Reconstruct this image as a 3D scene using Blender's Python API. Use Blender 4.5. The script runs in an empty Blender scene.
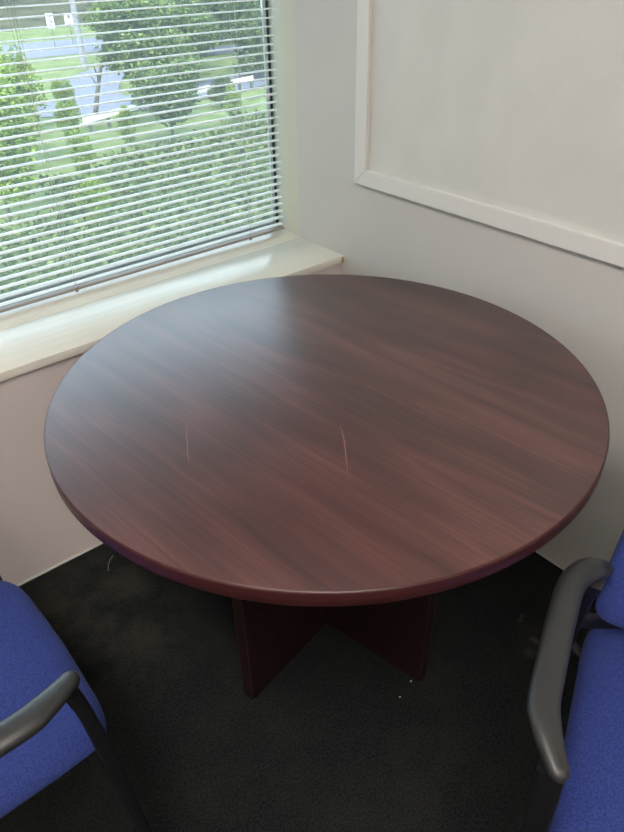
import bpy, bmesh, math, random
from mathutils import Vector, Matrix, noise
random.seed(7)
PI = math.pi
C = bpy.context.scene.collection

# ------------------------------------------------------------------ helpers
def link(name, me, mats=None, parent=None):
    o = bpy.data.objects.new(name, me)
    C.objects.link(o)
    if mats is not None:
        for m in (mats if isinstance(mats, (list, tuple)) else [mats]):
            me.materials.append(m)
    if parent is not None:
        o.parent = parent
    return o

def obj(name, bm, mats=None, parent=None, smooth=False):
    bmesh.ops.recalc_face_normals(bm, faces=bm.faces[:])
    me = bpy.data.meshes.new(name)
    if smooth:
        for f in bm.faces: f.smooth = True
    bm.to_mesh(me); bm.free()
    if smooth:
        try: me.set_sharp_from_angle(angle=math.radians(40))
        except Exception: pass
    return link(name, me, mats, parent)

def thing(name, label, cat, loc=(0, 0, 0), rz=0.0, group=None):
    o = bpy.data.objects.new(name, None); C.objects.link(o)
    o.location = loc; o.rotation_euler = (0, 0, rz)
    o.empty_display_size = .1
    o['label'] = label; o['category'] = cat
    if group: o['group'] = group
    return o

def tag(o, label, cat, group=None, kind=None):
    if label: o['label'] = label
    if cat: o['category'] = cat
    if group: o['group'] = group
    if kind: o['kind'] = kind
    return o

def struct(o, label=None):
    o['kind'] = 'structure'
    if label: o['label'] = label
    return o

def add_box(bm, x0, x1, y0, y1, z0, z1, bevel=0.0, seg=2, mat=0, bevmat=None):
    r = bmesh.ops.create_cube(bm, size=1)
    vs = r['verts']
    for v in vs:
        v.co = Vector(((x0+x1)/2+v.co.x*(x1-x0), (y0+y1)/2+v.co.y*(y1-y0), (z0+z1)/2+v.co.z*(z1-z0)))
    fs = set(f for v in vs for f in v.link_faces)
    for f in fs: f.material_index = mat
    if bevel > 0:
        es = list(set(e for v in vs for e in v.link_edges))
        r2 = bmesh.ops.bevel(bm, geom=es, offset=bevel, segments=seg, profile=.5, affect='EDGES')
        if bevmat is not None:
            for f in r2['faces']: f.material_index = bevmat

def box(name, dims, mat, parent=None, bevel=0.0, seg=2):
    bm = bmesh.new(); add_box(bm, *dims, bevel=bevel, seg=seg)
    return obj(name, bm, mat, parent, smooth=bevel > 0)

def catmull(pts, n):
    P = [Vector(p) for p in pts]
    P = [P[0]*2-P[1]] + P + [P[-1]*2-P[-2]]
    out = []
    for i in range(1, len(P)-2):
        a, b, c, d = P[i-1:i+3]
        for k in range(n):
            t = k/n
            out.append(.5*((2*b)+(c-a)*t+(2*a-5*b+4*c-d)*t*t+(3*b-a-3*c+d)*t**3))
    out.append(P[-2].copy())
    return out

def add_sweep(bm, pts, w, h, up=(0, 0, 1), n=20, expo=2.4, scale=None, mat=0, closed_ends=True):
    """superellipse section of full width w (sideways) and height h (up) along pts"""
    up = Vector(up); rings = []
    N = len(pts)
    for i, p in enumerate(pts):
        t = (pts[min(i+1, N-1)]-pts[max(i-1, 0)]).normalized()
        s = t.cross(up)
        if s.length < 1e-4: s = t.cross(Vector((0, 1, 0)))
        s.normalize(); u = s.cross(t).normalized()
        k = scale(i/(N-1)) if scale else (1, 1)
        ring = []
        for j in range(n):
            a = 2*PI*j/n; ca, sa = math.cos(a), math.sin(a)
            x = math.copysign(abs(ca)**(2/expo), ca)*w/2*k[0]
            y = math.copysign(abs(sa)**(2/expo), sa)*h/2*k[1]
            ring.append(bm.verts.new(p+s*x+u*y))
        rings.append(ring)
    for a, b in zip(rings, rings[1:]):
        for j in range(n):
            f = bm.faces.new((a[j], a[(j+1) % n], b[(j+1) % n], b[j])); f.material_index = mat
    if closed_ends:
        for r in (rings[0], rings[-1]):
            f = bm.faces.new(r); f.material_index = mat

def add_tube(bm, p0, p1, r, n=10, mat=0):
    add_sweep(bm, [Vector(p0), Vector(p1)], 2*r, 2*r, up=(0.013, 0.999, .02) if abs((Vector(p1)-Vector(p0)).normalized().z) > .7 else (0, 0, 1), n=n, expo=2, mat=mat)

def cushion_bm(a, b, expo, prof, crown=0.012, n=72, rings=10, bow=0.0, mat=0):
    """stack of superellipse outlines; prof = [(inset, z), ...] bottom to top; both ends filled"""
    bm = bmesh.new(); R = []
    def ring(ins, z, k=1.0, dz=0.0):
        out = []
        for j in range(n):
            t = 2*PI*j/n; c, s = math.cos(t), math.sin(t)
            x = math.copysign(abs(c)**(2/expo), c)*(a-ins)*k
            y = math.copysign(abs(s)**(2/expo), s)*(b-ins)*k
            if y > 0: y += bow*(1-(x/a)**2)*(y/b)
            out.append(bm.verts.new((x, y, z+dz)))
        return out
    zb = prof[0]
    for i in range(2, rings, 2):
        R.append(ring(zb[0], zb[1], i/rings, 0))
    for ins, z in prof: R.append(ring(ins, z))
    zt = prof[-1]
    for i in range(rings-1, 0, -1):
        k = i/rings
        R.append(ring(zt[0], zt[1], k, crown*(1-k**2.2)))
    for p, q in zip(R, R[1:]):
        for j in range(n):
            bm.faces.new((p[j], p[(j+1) % n], q[(j+1) % n], q[j]))
    bm.faces.new(R[0]); bm.faces.new(R[-1])
    return bm

# ------------------------------------------------------------------ materials
def S(v):  # srgb 0-255 -> linear
    return tuple([((c/255)/12.92 if c/255 <= .04045 else ((c/255+.055)/1.055)**2.4) for c in v] + [1.0])

def mat(name, col=(.5, .5, .5, 1), rough=.5, metal=0.0, spec=.5, **kw):
    m = bpy.data.materials.new(name); m.use_nodes = True
    b = m.node_tree.nodes['Principled BSDF']
    b.inputs['Base Color'].default_value = col
    b.inputs['Roughness'].default_value = rough
    b.inputs['Metallic'].default_value = metal
    b.inputs['Specular IOR Level'].default_value = spec
    for k, v in kw.items(): b.inputs[k].default_value = v
    return m

def nodes(m):
    nt = m.node_tree
    return nt, nt.nodes, nt.links, nt.nodes['Principled BSDF']

def noise_color(m, scale, c0, c1, detail=4, vec_scale=(1, 1, 1), lo=.3, hi=.7, bump=0.0, bscale=None, rot=0.0, distortion=0):
    nt, N, L, b = nodes(m)
    tc = N.new('ShaderNodeTexCoord'); mp = N.new('ShaderNodeMapping')
    mp.inputs['Scale'].default_value = vec_scale; mp.inputs['Rotation'].default_value = (0, 0, rot)
    L.new(tc.outputs['Object'], mp.inputs['Vector'])
    n = N.new('ShaderNodeTexNoise'); n.inputs['Scale'].default_value = scale; n.inputs['Detail'].default_value = detail
    n.inputs['Distortion'].default_value = distortion
    L.new(mp.outputs[0], n.inputs['Vector'])
    r = N.new('ShaderNodeValToRGB'); r.color_ramp.elements[0].position = lo; r.color_ramp.elements[1].position = hi
    r.color_ramp.elements[0].color = c0; r.color_ramp.elements[1].color = c1
    L.new(n.outputs['Fac'], r.inputs[0]); L.new(r.outputs[0], b.inputs['Base Color'])
    if bump:
        n2 = N.new('ShaderNodeTexNoise'); n2.inputs['Scale'].default_value = bscale or scale; n2.inputs['Detail'].default_value = 3
        L.new(tc.outputs['Object'], n2.inputs['Vector'])
        bp = N.new('ShaderNodeBump'); bp.inputs['Strength'].default_value = bump; bp.inputs['Distance'].default_value = .002
        L.new(n2.outputs['Fac'], bp.inputs['Height']); L.new(bp.outputs[0], b.inputs['Normal'])
    return m

M = {}
M['wall'] = noise_color(mat('wall_paint', rough=.6), 3, (.60, .585, .55, 1), (.64, .62, .58, 1), bump=.12, bscale=260)
M['wall_warm_lit'] = noise_color(mat('wall_paint_warm_lit', rough=.6), 3, (.72, .655, .63, 1), (.76, .695, .665, 1), bump=.12, bscale=260)  # copy of the wall paint, warm room light put into its pinker, lighter colour
M['ceil'] = mat('ceiling_white', (.75, .74, .71, 1), .9)
M['jamb'] = noise_color(mat('jamb_laminate', rough=.5), 2, (.60, .575, .47, 1), (.64, .615, .51, 1), vec_scale=(1, 30, 1))
M['board'] = noise_color(mat('board_surface', rough=.45), 8, (.66, .655, .61, 1), (.71, .70, .655, 1), bump=.15, bscale=120)
M['boardframe'] = mat('board_frame', (.76, .75, .71, 1), .42)
M['caulk'] = mat('caulk_white', (.75, .73, .70, 1), .5)
M['dark'] = mat('gap_shade', (.01, .01, .01, 1), .9)  # near-black that stands in for shade under the sill board
M['chip'] = noise_color(mat('chipped_board', rough=.8), 200, (.32, .22, .07, 1), (.55, .45, .22, 1))
M['slat'] = mat('slat_enamel', (.88, .93, .91, 1), .38)
M['rail'] = mat('rail_enamel', (.36, .31, .26, 1), .45)
M['cord'] = mat('cord', (.55, .56, .50, 1), .8)
M['plug'] = mat('plug', (.28, .23, .17, 1), .5)
M['gasket'] = mat('gasket', (.05, .085, .105, 1), .5)
M['winframe'] = mat('aluminium_frame', (.74, .80, .82, 1), .4)
M['plastic'] = noise_color(mat('arm_plastic', rough=.38, spec=.65), 4, (.022, .024, .024, 1), (.029, .030, .030, 1), bump=.10, bscale=900)
M['blackmetal'] = mat('black_metal', (.007, .007, .009, 1), .45)
M['lampbody'] = mat('lamp_body', (.8, .8, .8, 1), .5)

# sill: glossy cream laminate with faint long grain
m = mat('sill_laminate', rough=.2, spec=.28); noise_color(m, 1.5, (.83, .82, .73, 1), (.88, .87, .78, 1), vec_scale=(1, 40, 40), detail=3)
M['sill'] = m

# carpet
m = mat('carpet', rough=.97, spec=.12); nt, N, L, b = nodes(m)
tc = N.new('ShaderNodeTexCoord')
n1 = N.new('ShaderNodeTexNoise'); n1.inputs['Scale'].default_value = 190; n1.inputs['Detail'].default_value = 6; n1.inputs['Roughness'].default_value = .75
n2 = N.new('ShaderNodeTexNoise'); n2.inputs['Scale'].default_value = 6; n2.inputs['Detail'].default_value = 6; n2.inputs['Roughness'].default_value = .7
for n in (n1, n2): L.new(tc.outputs['Object'], n.inputs['Vector'])
r1 = N.new('ShaderNodeValToRGB'); r1.color_ramp.elements[0].position = .40; r1.color_ramp.elements[1].position = .66
r1.color_ramp.elements[0].color = (.004, .0068, .0078, 1); r1.color_ramp.elements[1].color = (.033, .038, .037, 1)
r2 = N.new('ShaderNodeValToRGB'); r2.color_ramp.elements[0].position = .42; r2.color_ramp.elements[1].position = .68
r2.color_ramp.elements[0].color = (0, 0, 0, 1); r2.color_ramp.elements[1].color = (1, 1, 1, 1)
L.new(n1.outputs['Fac'], r1.inputs[0]); L.new(n2.outputs['Fac'], r2.inputs[0])
# dusty brown wear beside the window wall on the left
sep = N.new('ShaderNodeSeparateXYZ'); L.new(tc.outputs['Object'], sep.inputs[0])
vm = N.new('ShaderNodeVectorMath'); vm.operation = 'DISTANCE'; vm.inputs[1].default_value = (-1.08, -.22, 0)
L.new(tc.outputs['Object'], vm.inputs[0])
mr = N.new('ShaderNodeMapRange'); mr.inputs[1].default_value = .05; mr.inputs[2].default_value = .38; mr.inputs[3].default_value = 1; mr.inputs[4].default_value = .0
L.new(vm.outputs['Value'], mr.inputs[0])
ad = N.new('ShaderNodeMath'); ad.operation = 'MULTIPLY_ADD'; ad.inputs[2].default_value = 0
mx0 = N.new('ShaderNodeMath'); mx0.operation = 'ADD'; mx0.inputs[1].default_value = .28
L.new(mr.outputs[0], mx0.inputs[0]); L.new(r2.outputs[0], ad.inputs[0]); L.new(mx0.outputs[0], ad.inputs[1])
mx = N.new('ShaderNodeMix'); mx.data_type = 'RGBA'; L.new(ad.outputs[0], mx.inputs[0]); L.new(r1.outputs[0], mx.inputs[6])
mx.inputs[7].default_value = (.048, .044, .036, 1)
prev = mx.outputs[2]
for (sx, sy, sr, k) in ((-.2221, -.9738, .006, .7), (-.2367, -.9782, .007, .6), (-.2605, -1.0356, .008, .8), (-.2603, -1.0475, .008, .8), (-.301, -1.0556, .013, .6), (-1.0076, -.1519, .03, .5), (-.25, -1.03, .05, .2)):
    vd = N.new('ShaderNodeVectorMath'); vd.operation = 'DISTANCE'; vd.inputs[1].default_value = (sx, sy, 0); L.new(tc.outputs['Object'], vd.inputs[0])
    q = N.new('ShaderNodeMapRange'); q.inputs[1].default_value = sr*.2; q.inputs[2].default_value = sr*1.6; q.inputs[3].default_value = k; q.inputs[4].default_value = 0
    L.new(vd.outputs['Value'], q.inputs[0])
    qm = N.new('ShaderNodeMath'); qm.operation = 'MULTIPLY'; L.new(q.outputs[0], qm.inputs[0]); L.new(n1.outputs['Fac'], qm.inputs[1])
    mm = N.new('ShaderNodeMix'); mm.data_type = 'RGBA'; L.new(qm.outputs[0], mm.inputs[0]); L.new(prev, mm.inputs[6]); mm.inputs[7].default_value = (.16, .15, .13, 1) if sx > -1 else (.09, .07, .05, 1)
    prev = mm.outputs[2]
L.new(prev, b.inputs['Base Color'])
bp = N.new('ShaderNodeBump'); bp.inputs['Strength'].default_value = .8; bp.inputs['Distance'].default_value = .006
L.new(n1.outputs['Fac'], bp.inputs['Height']); L.new(bp.outputs[0], b.inputs['Normal'])
M['carpet'] = m

# blue woven fabric
def fabric(name, c0, c1):
    m = mat(name, rough=.85, spec=.2); nt, N, L, b = nodes(m)
    b.inputs['Sheen Weight'].default_value = .10; b.inputs['Sheen Tint'].default_value = (.6, .68, 1, 1)
    tc = N.new('ShaderNodeTexCoord')
    w1 = N.new('ShaderNodeTexWave'); w1.inputs['Scale'].default_value = 140; w1.bands_direction = 'DIAGONAL'; w1.inputs['Distortion'].default_value = 2.5; w1.inputs['Detail'].default_value = 2; w1.inputs['Detail Scale'].default_value = 4
    n1 = N.new('ShaderNodeTexNoise'); n1.inputs['Scale'].default_value = 330; n1.inputs['Detail'].default_value = 2
    for n in (w1, n1): L.new(tc.outputs['Object'], n.inputs['Vector'])
    a = N.new('ShaderNodeMath'); a.operation = 'MULTIPLY_ADD'; a.inputs[1].default_value = .10
    L.new(w1.outputs['Fac'], a.inputs[0]); L.new(n1.outputs['Fac'], a.inputs[2])
    r = N.new('ShaderNodeValToRGB'); r.color_ramp.elements[0].position = .35; r.color_ramp.elements[1].position = .8
    r.color_ramp.elements[0].color = c0; r.color_ramp.elements[1].color = c1
    L.new(a.outputs[0], r.inputs[0]); L.new(r.outputs[0], b.inputs['Base Color'])
    bp = N.new('ShaderNodeBump'); bp.inputs['Strength'].default_value = .35; bp.inputs['Distance'].default_value = .0012
    L.new(a.outputs[0], bp.inputs['Height']); L.new(bp.outputs[0], b.inputs['Normal'])
    return m
M['blue'] = fabric('blue_fabric', (.021, .038, .175, 1), (.050, .077, .295, 1))

# mahogany wood laminate
def wood(name, rough, dark, mid, light, rot, refl=.5, scratches=False):
    m = mat(name, rough=rough, spec=refl); nt, N, L, b = nodes(m)
    tc = N.new('ShaderNodeTexCoord'); mp = N.new('ShaderNodeMapping'); mp.inputs['Rotation'].default_value = (0, 0, rot)
    L.new(tc.outputs['Object'], mp.inputs['Vector'])
    # grain runs along mapped X
    ms = N.new('ShaderNodeMapping'); ms.inputs['Scale'].default_value = (1.1, 7.0, 7.0); L.new(mp.outputs[0], ms.inputs['Vector'])
    n0 = N.new('ShaderNodeTexNoise'); n0.inputs['Scale'].default_value = 1.1; n0.inputs['Detail'].default_value = 2; L.new(ms.outputs[0], n0.inputs['Vector'])
    # cathedral bands: sine of warped coordinate
    k = N.new('ShaderNodeMath'); k.operation = 'MULTIPLY'; k.inputs[1].default_value = 12; L.new(n0.outputs['Fac'], k.inputs[0])
    fr = N.new('ShaderNodeMath'); fr.operation = 'PINGPONG'; fr.inputs[1].default_value = 1; L.new(k.outputs[0], fr.inputs[0])
    mf = N.new('ShaderNodeMapping'); mf.inputs['Scale'].default_value = (2.0, 120, 120); L.new(mp.outputs[0], mf.inputs['Vector'])
    n1 = N.new('ShaderNodeTexNoise'); n1.inputs['Scale'].default_value = 1.4; n1.inputs['Detail'].default_value = 5; n1.inputs['Roughness'].default_value = .65; L.new(mf.outputs[0], n1.inputs['Vector'])
    mb = N.new('ShaderNodeMapping'); mb.inputs['Scale'].default_value = (.9, 10, 10); mb.inputs['Location'].default_value = (3, 5, 0); L.new(mp.outputs[0], mb.inputs['Vector'])
    n2 = N.new('ShaderNodeTexNoise'); n2.inputs['Scale'].default_value = 1.2; n2.inputs['Detail'].default_value = 3; L.new(mb.outputs[0], n2.inputs['Vector'])
    s1 = N.new('ShaderNodeMath'); s1.operation = 'MULTIPLY_ADD'; s1.inputs[1].default_value = .20; L.new(fr.outputs[0], s1.inputs[0])
    s2 = N.new('ShaderNodeMath'); s2.operation = 'MULTIPLY_ADD'; s2.inputs[1].default_value = .62; L.new(n1.outputs['Fac'], s2.inputs[0])
    s3 = N.new('ShaderNodeMath'); s3.operation = 'MULTIPLY'; s3.inputs[1].default_value = .38; L.new(n2.outputs['Fac'], s3.inputs[0])
    L.new(s3.outputs[0], s2.inputs[2]); L.new(s2.outputs[0], s1.inputs[2])
    r = N.new('ShaderNodeValToRGB'); e = r.color_ramp.elements
    e[0].position = .38; e[0].color = dark; e[1].position = .86; e[1].color = light
    x = e.new(.62); x.color = mid
    L.new(s1.outputs[0], r.inputs[0])
    out = r.outputs[0]
    L.new(out, b.inputs['Base Color'])
    rr = N.new('ShaderNodeMapRange'); rr.inputs[3].default_value = rough-.03; rr.inputs[4].default_value = rough+.05
    L.new(n1.outputs['Fac'], rr.inputs[0]); L.new(rr.outputs[0], b.inputs['Roughness'])
    bp = N.new('ShaderNodeBump'); bp.inputs['Strength'].default_value = .08; bp.inputs['Distance'].default_value = .0006
    L.new(n1.outputs['Fac'], bp.inputs['Height']); L.new(bp.outputs[0], b.inputs['Normal'])
    return m
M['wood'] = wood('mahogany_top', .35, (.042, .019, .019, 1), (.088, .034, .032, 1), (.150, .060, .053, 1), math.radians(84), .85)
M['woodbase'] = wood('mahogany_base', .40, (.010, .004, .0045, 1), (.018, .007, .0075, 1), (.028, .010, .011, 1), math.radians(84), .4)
M['edge'] = noise_color(mat('mahogany_edge', rough=.33), 2, (.042, .011, .012, 1), (.068, .019, .018, 1), vec_scale=(2, 2, 90))
M['edgelight'] = mat('edge_light', (.055, .033, .032, 1), .45)
M['scratch'] = mat('scratch', (.34, .17, .13, 1), .6)

# glass
m = bpy.data.materials.new('window_glass'); m.use_nodes = True; nt = m.node_tree; N, L = nt.nodes, nt.links
N.remove(N['Principled BSDF']); out = N['Material Output']
tr = N.new('ShaderNodeBsdfTransparent'); tr.inputs[0].default_value = (.92, .96, .925, 1)
gl = N.new('ShaderNodeBsdfGlossy'); gl.inputs['Roughness'].default_value = .02
fz = N.new('ShaderNodeFresnel'); fz.inputs[0].default_value = 1.45
mx = N.new('ShaderNodeMixShader'); L.new(fz.outputs[0], mx.inputs[0]); L.new(tr.outputs[0], mx.inputs[1]); L.new(gl.outputs[0], mx.inputs[2])
du = N.new('ShaderNodeBsdfTranslucent'); du.inputs[0].default_value = (.85, .95, .93, 1)
m2 = N.new('ShaderNodeMixShader'); m2.inputs[0].default_value = .035
L.new(mx.outputs[0], m2.inputs[1]); L.new(du.outputs[0], m2.inputs[2]); L.new(m2.outputs[0], out.inputs['Surface'])
M['glass'] = m

def emis(name, col, st):
    m = bpy.data.materials.new(name); m.use_nodes = True; b = m.node_tree.nodes['Principled BSDF']
    b.inputs['Base Color'].default_value = (.8, .8, .8, 1)
    b.inputs['Emission Color'].default_value = col; b.inputs['Emission Strength'].default_value = st
    return m

# ------------------------------------------------------------------ room shell
XL, YB, ZC = -3.4, -3.5, 2.7
SZ = .6525      # sill top
YJ = .208       # jamb begins
YG = .375       # glass plane
WX0 = -1.72     # left side of window recess
ZH = 2.35       # window head
struct(box('floor', (XL-.1, .12, YB-.1, .12, -.12, 0), M['carpet']))
struct(box('ceiling', (XL-.1, .12, YB-.1, .6, ZC, ZC+.12), M['ceil']))
struct(box('wall_right', (0, .12, YB-.1, YJ, 0, ZC), M['wall']))
struct(box('wall_left', (XL-.1, XL, YB-.1, .6, 0, ZC), M['wall']))
struct(box('wall_back', (XL, 0, YB-.1, YB, 0, ZC), M['wall']))
bm = bmesh.new()
add_box(bm, XL, 0, 0, .10, 0, SZ-.0275)
add_box(bm, XL, WX0, 0, .10, SZ-.0275, ZC)
add_box(bm, WX0, 0, 0, .10, ZH, ZC)
struct(obj('wall_front', bm, M['wall_warm_lit']))
# caulk lines at the foot of the walls
struct(box('baseboard_front', (XL, -.004, -.004, 0, 0, .0055), M['caulk'], bevel=.001))
struct(box('baseboard_right', (-.004, 0, YB, -.004, 0, .0055), M['caulk'], bevel=.001))
# sill boards
sl = box('trim_1', (WX0-.02, -.0005, -.0109, YJ-.0012, SZ-.0228, SZ), M['sill'], bevel=.0012)
struct(sl)
bm = bmesh.new()
add_box(bm, -.0095, .0005, -.0116, -.006, SZ-.0215, SZ-.0035, bevel=.0012)
ch = obj('chipped_corner', bm, M['chip'], sl); ch['label'] = 'yellowish chipped corner of the sill board'
struct(box('trim_2', (WX0-.02, .03, YJ+.0002, YG+.006, SZ-.0228, SZ-.0004), M['sill'], bevel=.001))
# near-black strip painted as the shade in the gap under the board
struct(box('gap_shade_strip', (WX0, -.001, .012, .09, SZ-.0285, SZ-.0226), M['dark']))
# right jamb (cream), slightly splayed
bm = bmesh.new()
v = [(.0012, YJ), (.0075, YJ+.06), (.0145, YJ+.125), (.031, YG-.004), (.031, YG+.006), (.12, YG+.006), (.12, YJ)]
for f in (SZ-.02, ZH+.05):
    pass
lo = [bm.verts.new((x, y, SZ-.02)) for x, y in v]; hi = [bm.verts.new((x, y, ZH+.05)) for x, y in v]
for i in range(len(v)):
    j = (i+1) % len(v); bm.faces.new((lo[i], lo[j], hi[j], hi[i]))
bm.faces.new(lo); bm.faces.new(hi)
struct(obj('trim_4', bm, M['jamb']))
struct(box('trim_5', (WX0-.12, WX0, .10, YG+.006, SZ-.02, ZH+.05), M['jamb']))
struct(box('trim_6', (WX0-.12, .12, .10, YG+.006, ZH, ZH+.12), M['jamb']))
# outer wall of the building below and around
struct(box('wall_outside', (XL-.1, .4, .30, YG+.004, -6.2, SZ-.03), M['wall']))
struct(box('wall_outside_left', (XL-.1, WX0-.0, YG+.0065, .42, SZ-.05, ZC+.3), M['wall']))

# window: frame, gasket, glass
win = bpy.data.objects.new('window_1', None); C.objects.link(win); win.location = (-.85, YG, SZ); struct(win)
def wloc(bm):
    bmesh.ops.translate(bm, verts=bm.verts[:], vec=(.85, -YG, -SZ)); return bm
fx1 = .022; fx0 = WX0+.0
gx = .003      # inner edge of dark gasket / outer edge of white stop
bm = bmesh.new()
for (a, b_) in ((.010, .021), (fx0, fx0+.02)):
    add_box(bm, a, b_, YG-.004, YG+.003, SZ-.0004, ZH, bevel=.001)
add_box(bm, fx0+.02, .010, YG-.004, YG+.003, SZ, SZ+.012, bevel=.001)
add_box(bm, fx0+.02, .010, YG-.004, YG+.003, ZH-.03, ZH, bevel=.001)
obj('window_frame', wloc(bm), M['winframe'], win, smooth=True)
bm = bmesh.new()
add_box(bm, .021, .031, YG-.003, YG+.02, SZ, ZH)
add_box(bm, fx0+.02, .014, YG-.040, YG-.005, SZ-.0003, SZ+.003)
obj('gasket', wloc(bm), M['gasket'], win)
bm = bmesh.new(); add_box(bm, fx0+.01, .014, YG+.0035, YG+.0095, SZ+.006, ZH-.01)
obj('glass_pane', wloc(bm), M['glass'], win)

# ------------------------------------------------------------------ venetian blind
YS = .300
bl = thing('venetian_blind', 'white horizontal slatted window blind, lowered over the window with its slats open', 'window blind', (-.85, YS, SZ))
def bloc(bm):
    bmesh.ops.translate(bm, verts=bm.verts[:], vec=(.85, -YS, -SZ)); return bm
bx0, bx1 = -1.69, -.006
pitch = .02255; sw = .0245
bm = bmesh.new()
z = .6795; k = 0
tilt = math.radians(0)
while z < ZH-.05:
    n = 8; jit = random.uniform(-.0006, .0006); ti = tilt+random.uniform(-.02, .02)
    prev = None
    x0j = bx0+random.uniform(-.001, .001); x1j = bx1+random.uniform(-.0012, .0012)
    for i in range(n+1):
        s = (i/n-.5)*sw
        zz = .0026*(1-(2*i/n-1)**2)
        y = YS+s*math.cos(ti)-zz*math.sin(ti); z2 = z+jit+zz*math.cos(ti)+s*math.sin(ti)
        t = .0004
        cur = [bm.verts.new((x0j, y, z2)), bm.verts.new((x1j, y, z2)), bm.verts.new((x1j, y, z2-t)), bm.verts.new((x0j, y, z2-t))]
        if prev:
            for q in range(4):
                bm.faces.new((prev[q], prev[(q+1) % 4], cur[(q+1) % 4], cur[q]))
        else: bm.faces.new(cur)
        prev = cur
    bm.faces.new(prev)
    z += pitch
obj('slats', bloc(bm), M['slat'], bl, smooth=True)
bm = bmesh.new()
add_sweep(bm, [Vector((bx0, YS, SZ+.0120)), Vector((bx1, YS, SZ+.0120))],   .0245, .0075, n=28, expo=3.4)
rail = obj('bottom_rail', bloc(bm), M['rail'], bl, smooth=True)
box('head_rail', (bx0+.85, bx1+.85, -.018, .018, ZH-.04-SZ, ZH-SZ-.002), M['slat'], bl, bevel=.002)
for cx in (-.148, -.756, -1.364):
    bm = bmesh.new()
    for dy in (-.0128, .0128):
        add_tube(bm, (cx, YS+dy, SZ+.012), (cx, YS+dy, ZH-.04), .0006, n=6)
    zz = .679
    while zz < ZH-.05:
        add_tube(bm, (cx, YS-.0128, zz), (cx, YS+.0128, zz), .0004, n=4); zz += pitch
    obj('ladder_cord', bloc(bm), M['cord'], bl)
    bm = bmesh.new(); add_tube(bm, (cx+.012, YS+.002, SZ+.012), (cx+.012, YS+.002, ZH-.04), .0006, n=6)
    obj('lift_cord', bloc(bm), M['cord'], bl)
    bm = bmesh.new(); add_sweep(bm, [Vector((cx, YS-.0142, SZ+.017)), Vector((cx, YS-.0128, SZ+.006))], .009, .004, up=(0, 1, 0), n=12)
    pg = obj('cord_plug', bloc(bm), M['plug'], None); pg.parent = rail
    pg['label'] = 'small brown plug that holds the cord in the rail'

# ------------------------------------------------------------------ framed white board
bd = thing('framed_whiteboard', 'large off-white board in a white mitred frame on the right wall', 'whiteboard', (0, -.80, .894))
y0, y1, z0, z1 = -1.85, -.0715, .8948, 2.15; fw = .0448; D = .018
bm = bmesh.new(); add_box(bm, -.007, -.001, y0+.02+.80, y1-.02+.80, z0+.02-.894, z1-.02-.894)
obj('board_panel', bm, M['board'], bd)
def mitre(name, a0, a1, b0, b1, horiz, inner):
    """rail with mitred ends. a = length range at outer edge, b = (outer, inner) across"""
    bm = bmesh.new(); prof = [(0, -.004), (0, -D+.0015), (.0015, -D), (fw-.0015, -D), (fw, -D+.0015), (fw, -.004)]
    A, B = [], []
    for d, x in prof:
        g = .0006
        if horiz:
            zz = b0+(d if inner > 0 else -d)
            A.append(bm.verts.new((x, a0+d+g+.80, zz-.894))); B.append(bm.verts.new((x, a1-d-g+.80, zz-.894)))
        else:
            yy = b0+(d if inner > 0 else -d)
            A.append(bm.verts.new((x, yy+.80, a0+d+g-.894))); B.append(bm.verts.new((x, yy+.80, a1-d-g-.894)))
    n = len(prof)
    for i in range(n):
        j = (i+1) % n; bm.faces.new((A[i], A[j], B[j], B[i]))
    bm.faces.new(A); bm.faces.new(B)
    return obj(name, bm, M['boardframe'], bd)
mitre('frame_rail', y0, y1, z0, None, True, 1)
mitre('frame_rail', y0, y1, z1, None, True, -1)
mitre('frame_rail', z0, z1, y0, None, False, 1)
mitre('frame_rail', z0, z1, y1, None, False, -1)

# ------------------------------------------------------------------ round table
TX, TY, TR, TH = -.6191, -.6436, .5426, .737
tb = thing('round_table', 'round dark mahogany laminate table on a crossed panel base in the corner', 'table', (TX, TY, 0))
th = .0305
def disc(name, prof, mt, n=256, fill=True, parent=tb):
    bm = bmesh.new(); R = []
    for r, z in prof:
        R.append([bm.verts.new((r*math.cos(2*PI*j/n), r*math.sin(2*PI*j/n), z)) for j in range(n)])
    for p, q in zip(R, R[1:]):
        for j in range(n): bm.faces.new((p[j], p[(j+1) % n], q[(j+1) % n], q[j]))
    if fill: bm.faces.new(R[0]); bm.faces.new(R[-1])
    else:
        p, q = R[-1], R[0]
        for j in range(n): bm.faces.new((p[j], p[(j+1) % n], q[(j+1) % n], q[j]))
    return obj(name, bm, mt, parent, smooth=True)
top = disc('tabletop', [(TR-.0035, TH-th+.0005), (TR-.0032, TH-.0004), (TR-.0040, TH)], M['wood'])
disc('edge_band', [(TR-.003, TH-th), (TR-.0015, TH-th+.0008), (TR, TH-th+.004), (TR, TH-.0040), (TR-.0009, TH-.0013), (TR-.0028, TH-.0001), (TR-.0034, TH-.0003), (TR-.0034, TH-th+.001)], M['edge'], fill=False)
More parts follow.
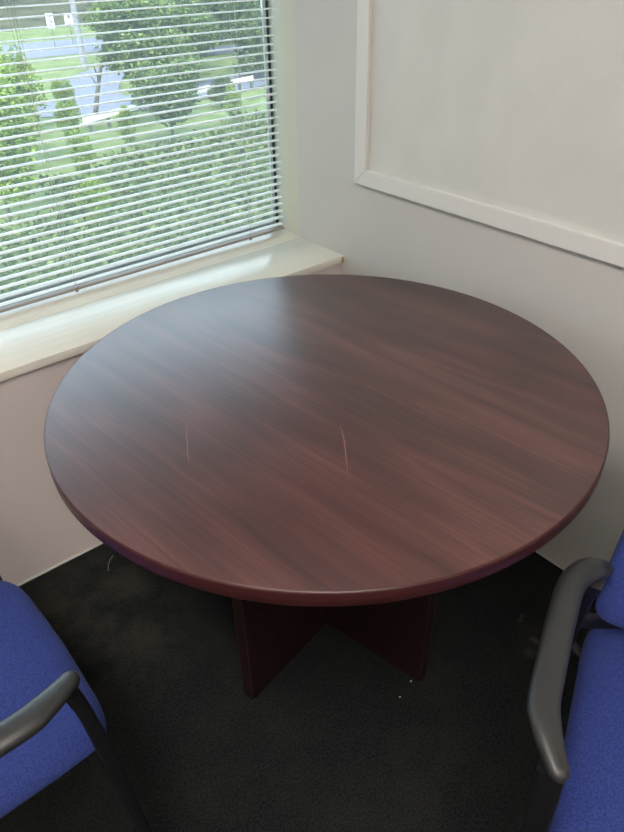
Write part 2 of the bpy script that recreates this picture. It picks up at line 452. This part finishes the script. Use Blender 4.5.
# crossed base panels, notched into one another
ang = -1.3722
for i, a in enumerate((ang, ang-PI/2)):
    bm = bmesh.new(); t = .0145; Lx = .297; zt = TH-th
    if i == 0:
        add_box(bm, -Lx, Lx, -t, t, .006, zt/2, bevel=.0011, seg=1, bevmat=1)
        add_box(bm, -Lx, -t-.0003, -t, t, zt/2, zt, bevel=0)
        add_box(bm, t+.0003, Lx, -t, t, zt/2, zt, bevel=0)
    else:
        add_box(bm, -Lx, Lx, -t, t, zt/2, zt)
        add_box(bm, -Lx, -t-.0003, -t, t, .006, zt/2)
        add_box(bm, t+.0003, Lx, -t, t, .006, zt/2)
    # light corner line of the edge banding
    for sx in (-1, 1):
        for sy in (-1, 1):
            add_box(bm, sx*Lx-.0005, sx*Lx+.0005, sy*t-.0005, sy*t+.0005, .006, zt-.0005, mat=1)
    bmesh.ops.rotate(bm, verts=bm.verts[:], cent=(0, 0, 0), matrix=Matrix.Rotation(a, 3, 'Z'))
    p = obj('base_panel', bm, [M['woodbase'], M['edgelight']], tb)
    for s in (-1, 1):
        bm = bmesh.new(); add_tube(bm, (s*(Lx-.035)*math.cos(a), s*(Lx-.035)*math.sin(a), 0), (s*(Lx-.035)*math.cos(a), s*(Lx-.035)*math.sin(a), .0065), .012, n=14)
        obj('glide', bm, M['blackmetal'], p)
# two faint scratches in the laminate
def scratch(pts, w=.0009):
    bm = bmesh.new(); P = catmull([(x-TX, y-TY, TH+.00012) for x, y in pts], 6)
    add_sweep(bm, P, w, .00012, n=6, scale=lambda t: (.25+1.0*math.sin(PI*t), 1))
    o = obj('scratch', bm, M['scratch'], top); o['label'] = 'faint pale scratch in the laminate'
scratch([(-.9090, -.5895), (-.930, -.628), (-.948, -.660), (-.966, -.695)], .0008)
scratch([(-.6936, -.7767), (-.716, -.812), (-.745, -.850), (-.778, -.892)], .0010)

# ------------------------------------------------------------------ chairs
def chair(name, label, O, F, foot_out=0.0, ff=0.0, AO=.024, arm_z=.665):
    rz = math.atan2(F[1], F[0])-PI/2     # local +Y is forward
    t = thing(name, label, 'chair', (O[0], O[1], 0), rz, 'blue armchairs around the round table')
    # seat cushion
    bm = cushion_bm(.234, .252, 9, [(.03, .402), (.012, .4045), (.003, .410), (0, .418), (.001, .427), (.006, .437), (.014, .4435), (.026, .4475), (.04, .4490)], crown=.006, bow=.012, rings=12)
    for v in bm.verts:
        v.co.y -= .020
        if v.co.y > .12 and v.co.z > .41: v.co.z -= 1.3*(v.co.y-.12)**2
    obj('seat', bm, M['blue'], t, smooth=True)
    bm = cushion_bm(.215, .205, 6, [(.01, .384), (0, .388), (0, .4018)], crown=0, rings=4)
    obj('seat_pan', bm, M['blackmetal'], t, smooth=True)
    # backrest: rounded slab, leaning back and gently curved
    bm = cushion_bm(.244, .172, 8, [(.02, -.022), (.006, -.018), (0, -.008), (0, .006), (.005, .014), (.016, .020), (.03, .023)], crown=.006, rings=12)
    for v in bm.verts:
        x, y, z = v.co
        # local y -> up, z -> forward
        zf = z+.55*x*x
        up = .690+y
        v.co = Vector((x*(1-.42*max(0, up-.53)), -.205+zf-.30*(up-.53), up))
    obj('backrest', bm, M['blue'], t, smooth=True)
    # back shell
    bm = cushion_bm(.205, .145, 5, [(.01, -.034), (0, -.030), (0, -.0225)], crown=0, rings=6)
    for v in bm.verts:
        x, y, z = v.co; zf = z+.55*x*x; up = .690+y
        v.co = Vector((x*(1-.42*max(0, up-.53)), -.205+zf-.30*(up-.53), up))
    obj('back_shell', bm, M['blackmetal'], t, smooth=True)
    for s in (-1, 1):
        fo = foot_out
        # armrest
        P = catmull([(s*(.222+AO), -.164, arm_z-.014), (s*(.237+AO), -.150, arm_z-.005), (s*(.256+AO), -.126, arm_z), (s*(.268+AO), -.088, arm_z+.001), (s*(.271+AO), -.02, arm_z), (s*(.271+AO), .06, arm_z), (s*(.270+AO), .118, arm_z-.001), (s*(.262+AO), .146, arm_z-.004), (s*(.248+AO), .174, arm_z-.011), (s*(.230+AO), .202, arm_z-.021)], 9)
        bm = bmesh.new()
        def sc(u):
            if u < .12: k = .62+.38*(u/.12)
            elif u > .72: k = 1-.40*((u-.72)/.28)**1.1
            else: k = 1
            e = 1.0
            if u > .95: e = math.sqrt(max(0, 1-((u-.95)/.05)**2))*.95+.05
            return (k*e, (.8+.2*k)*e)
        add_sweep(bm, P, .041, .025, n=28, expo=2.5, scale=sc)
        obj('armrest', bm, M['plastic'], t, smooth=True)
        # front leg: rounded square tube that turns back under the arm
        P = catmull([(s*(.247+AO*.5+fo), .190+ff, 0.004), (s*(.247+AO*.5+fo*.7), .190+ff*.7, .2), (s*(.248+AO*.5+fo*.3), .191+ff*.35, .42), (s*(.250+AO*.5), .191+ff*.1, .56), (s*(.2515+AO*.5), .184, .634)], 6)
        bm = bmesh.new(); add_sweep(bm, P, .034, .022, up=(0, -1, 0.02), n=20, expo=4.5)
        lg = obj('leg', bm, M['blackmetal'], t, smooth=True)
        bm = bmesh.new(); add_tube(bm, (s*(.247+AO*.5+fo), .190+ff, 0), (s*(.247+AO*.5+fo), .190+ff, .012), .014, n=16)
        obj('foot_glide', bm, M['blackmetal'], lg)
        # rear leg that rises into the back upright
        P = catmull([(s*.262, -.300, .004), (s*.262, -.255, .2), (s*.260, -.215, .40), (s*.2565, -.195, .50), (s*.2535, -.176, .58), (s*.250, -.150, .636)], 6)
        bm = bmesh.new(); add_sweep(bm, P, .026, .030, up=(0, -1, 0.02), n=20, expo=4)
        lg = obj('leg', bm, M['blackmetal'], t, smooth=True)
        bm = bmesh.new(); add_tube(bm, (s*.262, -.300, 0), (s*.262, -.300, .012), .017, n=16)
        obj('foot_glide', bm, M['blackmetal'], lg)
        # side rail under the seat and back bracket
        P = catmull([(s*.252, -.22, .385), (s*.196, -.15, .376), (s*.19, .08, .374), (s*.20, .150, .374)], 5)
        bm = bmesh.new(); add_sweep(bm, P, .018, .028, n=14, expo=3.5)
        obj('side_rail', bm, M['blackmetal'], t, smooth=True)
    bm = bmesh.new(); add_sweep(bm, catmull([(-.20, .12, .388), (-.1, .12, .388), (.1, .12, .388), (.20, .12, .388)], 5), .016, .020, n=12, expo=3)
    obj('cross_bar', bm, M['blackmetal'], t, smooth=True)
    for yy, zz in ((-.16, .372),):
        bm = bmesh.new(); add_tube(bm, (-.2, yy, zz), (.2, yy, zz), .010, n=14)
        obj('cross_bar', bm, M['blackmetal'], t, smooth=True)
    bm = bmesh.new()
    add_sweep(bm, catmull([(-.256, -.200, .476), (-.12, -.256, .474), (0, -.268, .474), (.12, -.256, .474), (.256, -.200, .476)], 6), .014, .034, n=16, expo=3.5)
    obj('back_bar', bm, M['blackmetal'], t, smooth=True)
    for s in (-1, 1):
        bm = bmesh.new(); add_sweep(bm, catmull([(s*.12, -.256, .47), (s*.12, -.262, .55), (s*.12, -.288, .66)], 5), .03, .010, up=(0, -1, 0), n=12, expo=3)
        obj('back_bracket', bm, M['blackmetal'], t, smooth=True)
    return t
c1 = chair('armchair', 'blue fabric chair with black arms at the left edge, its back out of view', (-1.479, -.626), (1, 0.02), foot_out=.025, ff=.036, AO=.030)
c2 = chair('armchair', 'blue fabric chair with black arms at the right edge, backrest partly in view', (-.604, -1.538), (-.909, -.418), AO=.017)

# ------------------------------------------------------------------ bits on the carpet
bm = bmesh.new()
add_sweep(bm, catmull([(-.952,-.0695,.002),(-.966,-.083,.005),(-.980,-.098,.004),(-.989,-.115,.0015)], 6),   .0006, .0006, n=6)
tag(obj('loose_thread', bm, M['caulk']), 'thin pale loose thread on the carpet by the window wall', 'thread')
def fleck(x, y, s, label):
    bm = bmesh.new()
    bmesh.ops.create_icosphere(bm, subdivisions=2, radius=s)
    for v in bm.verts:
        k = 1+.5*noise.noise(v.co*900+Vector((x*50, y*50, 0)))
        v.co = Vector((v.co.x*k*1.3, v.co.y*k, max(v.co.z*.4*k, -s*.3)+s*.3))
    o = obj('lint_fleck', bm, M['caulk'], smooth=True); o.location = (x, y, 0)
    tag(o, label, 'lint', 'lint on the carpet'); return o

fleck(-.5852, -.9188, .0022, 'tiny pale speck on the carpet at the foot of the right table panel')
fleck(-.6352, -.9308, .0018, 'tiny pale speck on the open carpet in front of the right table panel')

# ------------------------------------------------------------------ ceiling lamps (fluorescent troffers behind and above the camera)
M['tube'] = emis('lamp_diffuser', (1, .90, .84, 1), 17)
for i, (x, y) in enumerate(((-1.9, -2.75), (-1.9, -1.5))):
    tg = thing('ceiling_lamp', ('recessed ceiling lamp near the back wall' if i == 0 else 'recessed ceiling lamp nearer the window'), 'ceiling lamp', (x, y, ZC))
    bm = bmesh.new()
    for a in ((-.31, -.29, -.61, .61), (.29, .31, -.61, .61), (-.29, .29, -.61, -.59), (-.29, .29, .59, .61)):
        add_box(bm, *a, -.012, -.001)
    obj('lamp_frame', bm, M['lampbody'], tg)
    bm = bmesh.new(); add_box(bm, -.29, .29, -.59, .59, -.008, -.001)
    obj('diffuser', bm, M['tube'], tg)

# ------------------------------------------------------------------ outside
GZ = -6.0
def gmat(name, c0, c1, scale, rough=.95, **k): return noise_color(mat(name, rough=rough, spec=.1), scale, c0, c1, **k)
M['grass'] = gmat('grass', (.085, .11, .035, 1), (.18, .205, .08, 1), .8, detail=8)
M['meadow'] = gmat('meadow', (.045, .085, .03, 1), (.16, .24, .08, 1), 1.6, detail=9)
M['asphalt'] = gmat('asphalt', (.14, .14, .17, 1), (.175, .175, .205, 1), 2)
M['woodsfloor'] = gmat('woods_floor', (.035, .036, .02, 1), (.09, .085, .045, 1), .5, detail=8)
M['bark'] = gmat('bark', (.07, .06, .05, 1), (.16, .14, .12, 1), 6)
M['pole'] = gmat('pole', (.22, .21, .22, 1), (.30, .29, .30, 1), 3)
M['rail_white'] = mat('rail_white', (.82, .82, .70, 1), .4)
M['signwhite'] = mat('sign_white', (.85, .87, .92, 1), .5)
M['signdark'] = mat('sign_dark', (.08, .08, .10, 1), .6)
M['post'] = mat('post', (.10, .10, .09, 1), .7)
def leafmat(name, c0, c1, c2):
    m = mat(name, rough=.6, spec=.25); nt, N, L, b = nodes(m)
    oi = N.new('ShaderNodeNewGeometry')
    r = N.new('ShaderNodeValToRGB'); e = r.color_ramp.elements; e[0].color = c0; e[1].color = c2; x = e.new(.5); x.color = c1
    L.new(oi.outputs['Random Per Island'], r.inputs[0]); L.new(r.outputs[0], b.inputs['Base Color'])
    tl = N.new('ShaderNodeBsdfTranslucent'); L.new(r.outputs[0], tl.inputs[0])
    mx = N.new('ShaderNodeMixShader'); mx.inputs[0].default_value = .3
    L.new(b.outputs[0], mx.inputs[1]); L.new(tl.outputs[0], mx.inputs[2]); L.new(mx.outputs[0], N['Material Output'].inputs['Surface'])
    return m
M['leafA'] = leafmat('leaf_green', (.032, .055, .014, 1), (.085, .125, .032, 1), (.22, .27, .075, 1))
M['leafB'] = leafmat('leaf_yellow', (.07, .12, .02, 1), (.17, .25, .035, 1), (.38, .44, .08, 1))
M['leafC'] = leafmat('leaf_dull', (.026, .042, .013, 1), (.080, .108, .032, 1), (.20, .24, .075, 1))

def plane(name, pts, z, mt):
    bm = bmesh.new(); bm.faces.new([bm.verts.new((x, y, z)) for x, y in pts])
    bmesh.ops.triangulate(bm, faces=bm.faces[:])
    return struct(obj(name, bm, mt))
plane('ground', [(-60, .5), (90, .5), (220, 98), (-60, 98)], GZ, M['grass'])
def strip(name, pts, w, z, mt):
    P = catmull([(x, y, 0) for x, y in pts], 8); bm = bmesh.new(); prev = None
    for i, p in enumerate(P):
        t = (P[min(i+1, len(P)-1)]-P[max(i-1, 0)]).normalized(); n = Vector((-t.y, t.x, 0))
        cur = (bm.verts.new((p.x+n.x*w/2, p.y+n.y*w/2, z)), bm.verts.new((p.x-n.x*w/2, p.y-n.y*w/2, z)))
        if prev: bm.faces.new((prev[0], prev[1], cur[1], cur[0]))
        prev = cur
    return struct(obj(name, bm, mt))
strip('road', [(-10, 66.5), (10, 67), (24, 67), (45, 64), (75, 58), (120, 48)], 11.5, GZ+.03, M['asphalt'])
strip('driveway', [(46, 44), (28, 39.8), (18, 37.9), (13.5, 39.6), (9, 44), (0, 52)], 4.6, GZ+.04, M['asphalt'])
strip('driveway_branch', [(15.8, 39), (17.6, 44), (21.5, 49.5), (28, 53), (38, 54)], 3.8, GZ+.055, M['asphalt'])
# wooded bank behind the far road
bm = bmesh.new(); prev = None
for i in range(29):
    x = -60+i*10; row = []
    for j in range(7):
        y = 97+j*9-(x-20)*.12 if x > 20 else 97+j*9
        zz = GZ+.02+j*1.7+.8*noise.noise(Vector((x*.1, y*.1, 0)))*min(j, 1)
        row.append(bm.verts.new((x, y-10, zz)))
    if prev:
        for j in range(6): bm.faces.new((prev[j], prev[j+1], row[j+1], row[j]))
    prev = row
struct(obj('ground_bank', bm, M['woodsfloor'], smooth=True))

def leaves_bm(n, rad, center, size, seed, shell=.55, clumps=14, clr=.38, aspect=.5):
    rnd = random.Random(seed); bm = bmesh.new()
    cl = []
    for _ in range(clumps):
        while True:
            d = Vector((rnd.uniform(-1, 1), rnd.uniform(-1, 1), rnd.uniform(-1, 1)))
            if shell*.6 < d.length < 1: break
        cl.append(d*.75)
    for i in range(n):
        c = rnd.choice(cl)
        d = Vector((rnd.gauss(0, 1), rnd.gauss(0, 1), rnd.gauss(0, 1)*.8)); d.normalize()
        p = c+d*clr*rnd.uniform(.5, 1)
        p = Vector((p.x*rad[0], p.y*rad[1], p.z*rad[2]))+Vector(center)
        s = size*rnd.uniform(.6, 1.3)
        a = Vector((rnd.gauss(0, 1), rnd.gauss(0, 1), rnd.gauss(0, .6))).normalized()
        b = a.cross(Vector((rnd.gauss(0, 1), rnd.gauss(0, 1), rnd.gauss(0, 1)))).normalized()
        v = [bm.verts.new(p+a*s), bm.verts.new(p+b*s*aspect+a*s*.1), bm.verts.new(p-a*s), bm.verts.new(p-b*s*aspect+a*s*.1)]
        bm.faces.new(v)
    return bm
def trunk_bm(h, r, seed, branches=6, spread=1.6, lean=0.0, y0=.35):
    rnd = random.Random(seed); bm = bmesh.new()
    P = catmull([(0, 0, 0), (lean*.3+rnd.uniform(-.1, .1), rnd.uniform(-.1, .1), h*.35), (lean*.7, rnd.uniform(-.2, .2), h*.7), (lean, 0, h)], 5)
    add_sweep(bm, P, 2*r, 2*r, up=(0.01, 1, 0), n=8, expo=2, scale=lambda t: (1-.75*t, 1-.75*t))
    for i in range(branches):
        k = y0+(1-y0)*i/branches; p = P[int(k*(len(P)-1))]
        a = rnd.uniform(0, 2*PI); L_ = spread*rnd.uniform(.7, 1.2)
        q = p+Vector((math.cos(a)*L_, math.sin(a)*L_, L_*.7)); md = (p+q)/2+Vector((0, 0, .15))
        add_sweep(bm, catmull([p, md, q], 3), r*.7, r*.7, up=(.01, 1, .02), n=6, expo=2, scale=lambda t: (1-.8*t, 1-.8*t))
    return bm
def mesh_of(name, bm, mt, smooth=False):
    me = bpy.data.meshes.new(name)
    if smooth:
        for f in bm.faces: f.smooth = True
    bm.to_mesh(me); bm.free(); me.materials.append(mt); return me
crowns = [
    (mesh_of('crown_a', leaves_bm(9000, (3.2, 3.2, 2.9), (0, 0, 4.6), .17, 1, clumps=22), M['leafA']), mesh_of('trunk_a', trunk_bm(5.6, .16, 1), M['bark'], True)),
    (mesh_of('crown_b', leaves_bm(9000, (2.9, 2.9, 3.1), (0, 0, 4.4), .16, 2, clumps=18), M['leafC']), mesh_of('trunk_b', trunk_bm(5.8, .14, 2), M['bark'], True)),
    (mesh_of('crown_c', leaves_bm(7000, (2.2, 2.2, 3.2), (0, 0, 3.9), .13, 3, clumps=16), M['leafB']), mesh_of('trunk_c', trunk_bm(5.0, .10, 3), M['bark'], True)),
]
def tree(kind, x, y, s, rz, label, group=None, z=GZ, cat='tree', name='leafy_tree'):
    t = thing(name, label, cat, (x, y, z), rz, group); t.scale = (s, s, s)
    for nm, me in zip(('foliage', 'trunk'), crowns[kind]):
        o = bpy.data.objects.new(nm, me); C.objects.link(o); o.parent = t
    return t
# tree whose bare trunk shows beside the guard rail; its crown hangs to the right
crowns.append((mesh_of('crown_d', leaves_bm(11000, (3.0, 3.0, 2.6), (2.8, -2.0, 4.5), .15, 4, clumps=24), M['leafA']), mesh_of('trunk_d', trunk_bm(5.4, .17, 6, branches=7, lean=1.9), M['bark'], True)))
crowns.append((mesh_of('crown_e', leaves_bm(11000, (3.3, 3.3, 3.1), (0, 0, 3.1), .16, 5, clumps=26), M['leafA']), mesh_of('trunk_e', trunk_bm(5.0, .15, 7), M['bark'], True)))
crowns.append((mesh_of('crown_f', leaves_bm(11000, (3.3, 3.3, 3.3), (0, 0, 3.2), .15, 6, clumps=24), M['leafC']), mesh_of('trunk_f', trunk_bm(5.2, .15, 8), M['bark'], True)))
tree(3, 13.55, 34.3, .86, 0, 'small tree with a bare dark trunk behind the left end of the white guard rail')
tree(4, 22.3, 40.8, .88, 1.9, 'green tree standing behind the middle of the white guard rail')
tree(5, 28.6, 40.0, .92, 3.1, 'green tree at the right end of the white guard rail')
rw = random.Random(5)
for (x, y, s) in ((26.0, 46.6, .95), (34.2, 44.0, .95), (31.6, 52.0, 1.0), (39.4, 49.2, 1.1), (36.4, 58.6, 1.15), (46.2, 54.4, 1.2), (43.0, 64.6, 1.3), (53.0, 62.0, 1.3), (27.6, 60.4, .7), (34.5, 67.5, 1.1), (51.5, 72.5, 1.4), (61.5, 69.5, 1.4), (41.5, 75.5, 1.3), (42.5, 43.0, 1.0)):
    tree(rw.choice((4, 5)), x, y, s, rw.uniform(0, 6), 'green tree in the dense grove filling the upper right of the window view', 'grove behind the blind')
for (x, y, s) in ((20, 98, 1.3), (29, 97, 1.1), (38.5, 98, 1.3), (48, 96, 1.2), (11, 97, 1.2), (58, 98, 1.4), (68, 94, 1.4), (80, 92, 1.5)):
    tree(rw.choice((0, 1)), x, y, s, rw.uniform(0, 6), 'tree on the far bank beyond the road at the top of the view', 'trees on the far bank', z=GZ+1.2)
for (x, y, s, rz) in ((5.0, 22.3, .66, .2), (7.9, 28.2, .62, 2.2), (10.2, 35.0, .56, 4.0), (11.0, 41.0, .52, 1.0), (5.6, 33.5, .7, 3.0)):
    tree(2, x, y, s, rz, 'bright yellow-green tree in the thicket at the left side of the window view', 'yellow-green thicket at the left')
tree(0, 14.3, 27.6, .56, 2.4, 'light branching tree in front of the middle of the white guard rail')
tree(5, 20.6, 33.2, .27, 1.0, 'dark round bush before the right half of the white guard rail', cat='bush', name='leafy_bush')

for (x, y, s, rz) in ((10.6, 30.0, .30, 1.0), (12.6, 28.4, .26, 2.0), (8.9, 24.6, .28, 3.0), (12.9, 36.0, .30, 4.0), (6.8, 19.4, .25, 5.0), (19.0, 29.5, .25, 2.5)):
    tree(2, x, y, s, rz, 'low yellow-green bush scattered among the meadow plants', 'yellow-green bushes on the slope', cat='bush', name='leafy_bush')

# low meadow growth between the building and the guard rail: nobody could count it
rnd = random.Random(11); bm = bmesh.new()
for i in range(52000):
    y = 9+23.5*rnd.random()**1.1; x = rnd.uniform(-2+.10*y, 7+.72*y)
    if y > 24.8+.33*(x-8)+1.2*noise.noise(Vector((x*.3, y*.3, 1))) : continue
    if (x-5.0)**2+(y-22.3)**2 < 3.2: continue
    if any((x-a)**2+(y-b)**2 < .55 for a, b in ((10.6, 30.0), (12.6, 28.4), (8.9, 24.6), (6.8, 19.4), (19.0, 29.5))): continue
    hh = .95*(.5+.5*noise.noise(Vector((x*.45, y*.45, 3))))+.35*abs(noise.noise(Vector((x*1.4, y*1.4, 9))))
    p = Vector((x, y, GZ+.04+hh*rnd.uniform(.3, 1.0)))
    s = rnd.uniform(.04, .17)
    a = Vector((rnd.gauss(0, 1), rnd.gauss(0, 1), rnd.gauss(0, .9))).normalized()
    b = a.cross(Vector((rnd.gauss(0, 1), rnd.gauss(0, 1), rnd.gauss(0, 1)))).normalized()
    bm.faces.new([bm.verts.new(p+a*s), bm.verts.new(p+b*s*.45), bm.verts.new(p-a*s), bm.verts.new(p-b*s*.45)])
mw = link('meadow_plants', mesh_of('meadow_plants', bm, M['leafC'])); tag(mw, 'tangled low green plants covering the slope below the guard rail', 'plants', kind='stuff')

# guard rail: corrugated white beam on short posts
g = thing('guard_rail', 'long white guard rail on short dark posts beside the driveway', 'guard rail', (11.6, 32.2, GZ))
GP = [(11.4, 31.9), (15.3, 33.5), (21.7, 35.7), (25.2, 36.6)]
bm = bmesh.new()
P = catmull([(x-11.6, y-32.2, .62) for x, y in GP], 6)
for dz in (-.07, .07): add_sweep(bm, [p+Vector((0, 0, dz)) for p in P], .07, .15, n=12, expo=2.2)
obj('beam', bm, M['rail_white'], g, smooth=True)
for i in range(0, len(P), 2):
    bm = bmesh.new(); q = P[i]+Vector((-.05, .12, 0)); add_box(bm, q.x-.07, q.x+.07, q.y-.07, q.y+.07, 0, .66, bevel=.01)
    obj('post', bm, M['post'], g)

# road signs
def sign(x, y, h, w, hh, label, marks):
    d = Vector((-1.37-x, -1.5-y)); rz = math.atan2(d.y, d.x)+PI/2
    t = thing('road_sign', label, 'road sign', (x, y, GZ), rz)
    bm = bmesh.new(); add_box(bm, -.035, .035, .01, .07, 0, h, bevel=.004); obj('post', bm, M['post'], t)
    bm = bmesh.new(); add_box(bm, -w/2, w/2, -.015, .008, h-hh, h, bevel=.006); pl = obj('sign_plate', bm, M['signwhite'], t)
    for (a, b_, c_, e_) in marks:
        bm = bmesh.new(); add_box(bm, a*w, b_*w, -.019, -.0152, h-hh+c_*hh, h-hh+e_*hh)
        obj('sign_marking', bm, M['signdark'], pl)
sign(24.6, 66.4, 2.75, .62, 1.15, 'white road sign on a thin post, left of the pair', ((-.1, .25, .72, .86), (-.2, 0, .5, .66), (-.05, .25, .36, .5), (-.25, .1, .18, .28)))
sign(27.2, 68.6, 2.5, .70, 1.05, 'white road sign, right of the pair and next to the utility pole', ((-.1, .25, .62, .9), (-.3, .2, .16, .24)))
# utility pole
up = thing('utility_pole', 'pale utility pole rising through the view beside the two road signs', 'pole', (21.3, 52.8, GZ))
bm = bmesh.new(); add_sweep(bm, [Vector((0, 0, 0)), Vector((0, 0, 5)), Vector((0, 0, 11))], .46, .46, up=(0, 1, 0), n=16, expo=2, scale=lambda t: (1-.25*t, 1-.25*t))
obj('shaft', bm, M['pole'], up, smooth=True)
bm = bmesh.new(); add_box(bm, -1.1, 1.1, -.32, -.2, 9.8, 9.95, bevel=.01); ca = obj('crossarm', bm, M['pole'], up)
for xx in (-1, -.4, .4, 1):
    bm = bmesh.new(); add_tube(bm, (xx, -.26, 9.95), (xx, -.26, 10.1), .04, n=10); obj('insulator', bm, M['signwhite'], ca)

# ------------------------------------------------------------------ daylight
w = bpy.data.worlds.new('World'); bpy.context.scene.world = w; w.use_nodes = True
nt = w.node_tree; N, L = nt.nodes, nt.links; bg = N['Background']
tc = N.new('ShaderNodeTexCoord'); sp = N.new('ShaderNodeSeparateXYZ'); L.new(tc.outputs['Generated'], sp.inputs[0])
r = N.new('ShaderNodeValToRGB'); e = r.color_ramp.elements
e[0].position = 0; e[0].color = (.68, .82, 1.0, 1); e[1].position = 1; e[1].color = (.52, .68, 1, 1)
L.new(sp.outputs['Z'], r.inputs[0]); L.new(r.outputs[0], bg.inputs[0]); bg.inputs[1].default_value = 5.6
sun = bpy.data.lights.new('sun', 'SUN'); sun.energy = 5.2; sun.angle = math.radians(6); sun.color = (1, .93, .78)
so = bpy.data.objects.new('sun', sun); C.objects.link(so); so.rotation_euler = (math.radians(40), 0, math.radians(-35))

# ------------------------------------------------------------------ camera
cam = bpy.data.cameras.new('camera'); co = bpy.data.objects.new('camera', cam); C.objects.link(co)
rr = Vector((0.7710413143259636, -0.6365238763817804, -0.018238596393436394))
uu = Vector((0.3768934893463779, 0.43308219908196566, 0.8187741476677755))
ff = Vector((0.5132704835569667, 0.638182703960426, -0.5738259728131491))
m4 = Matrix((rr, uu, -ff)).transposed().to_4x4(); m4.translation = Vector((-1.3666503, -1.5318545, 1.466485))
co.matrix_world = m4
cam.sensor_fit = 'VERTICAL'; cam.sensor_height = 24; cam.lens = 24*676.612/832
cam.clip_start = .02; cam.clip_end = 500
sc = bpy.context.scene; sc.camera = co
sc.view_settings.view_transform = 'Standard'; sc.view_settings.look = 'None'; sc.view_settings.gamma = 1; sc.view_settings.use_curve_mapping = False
sc.view_settings.exposure = 0.0
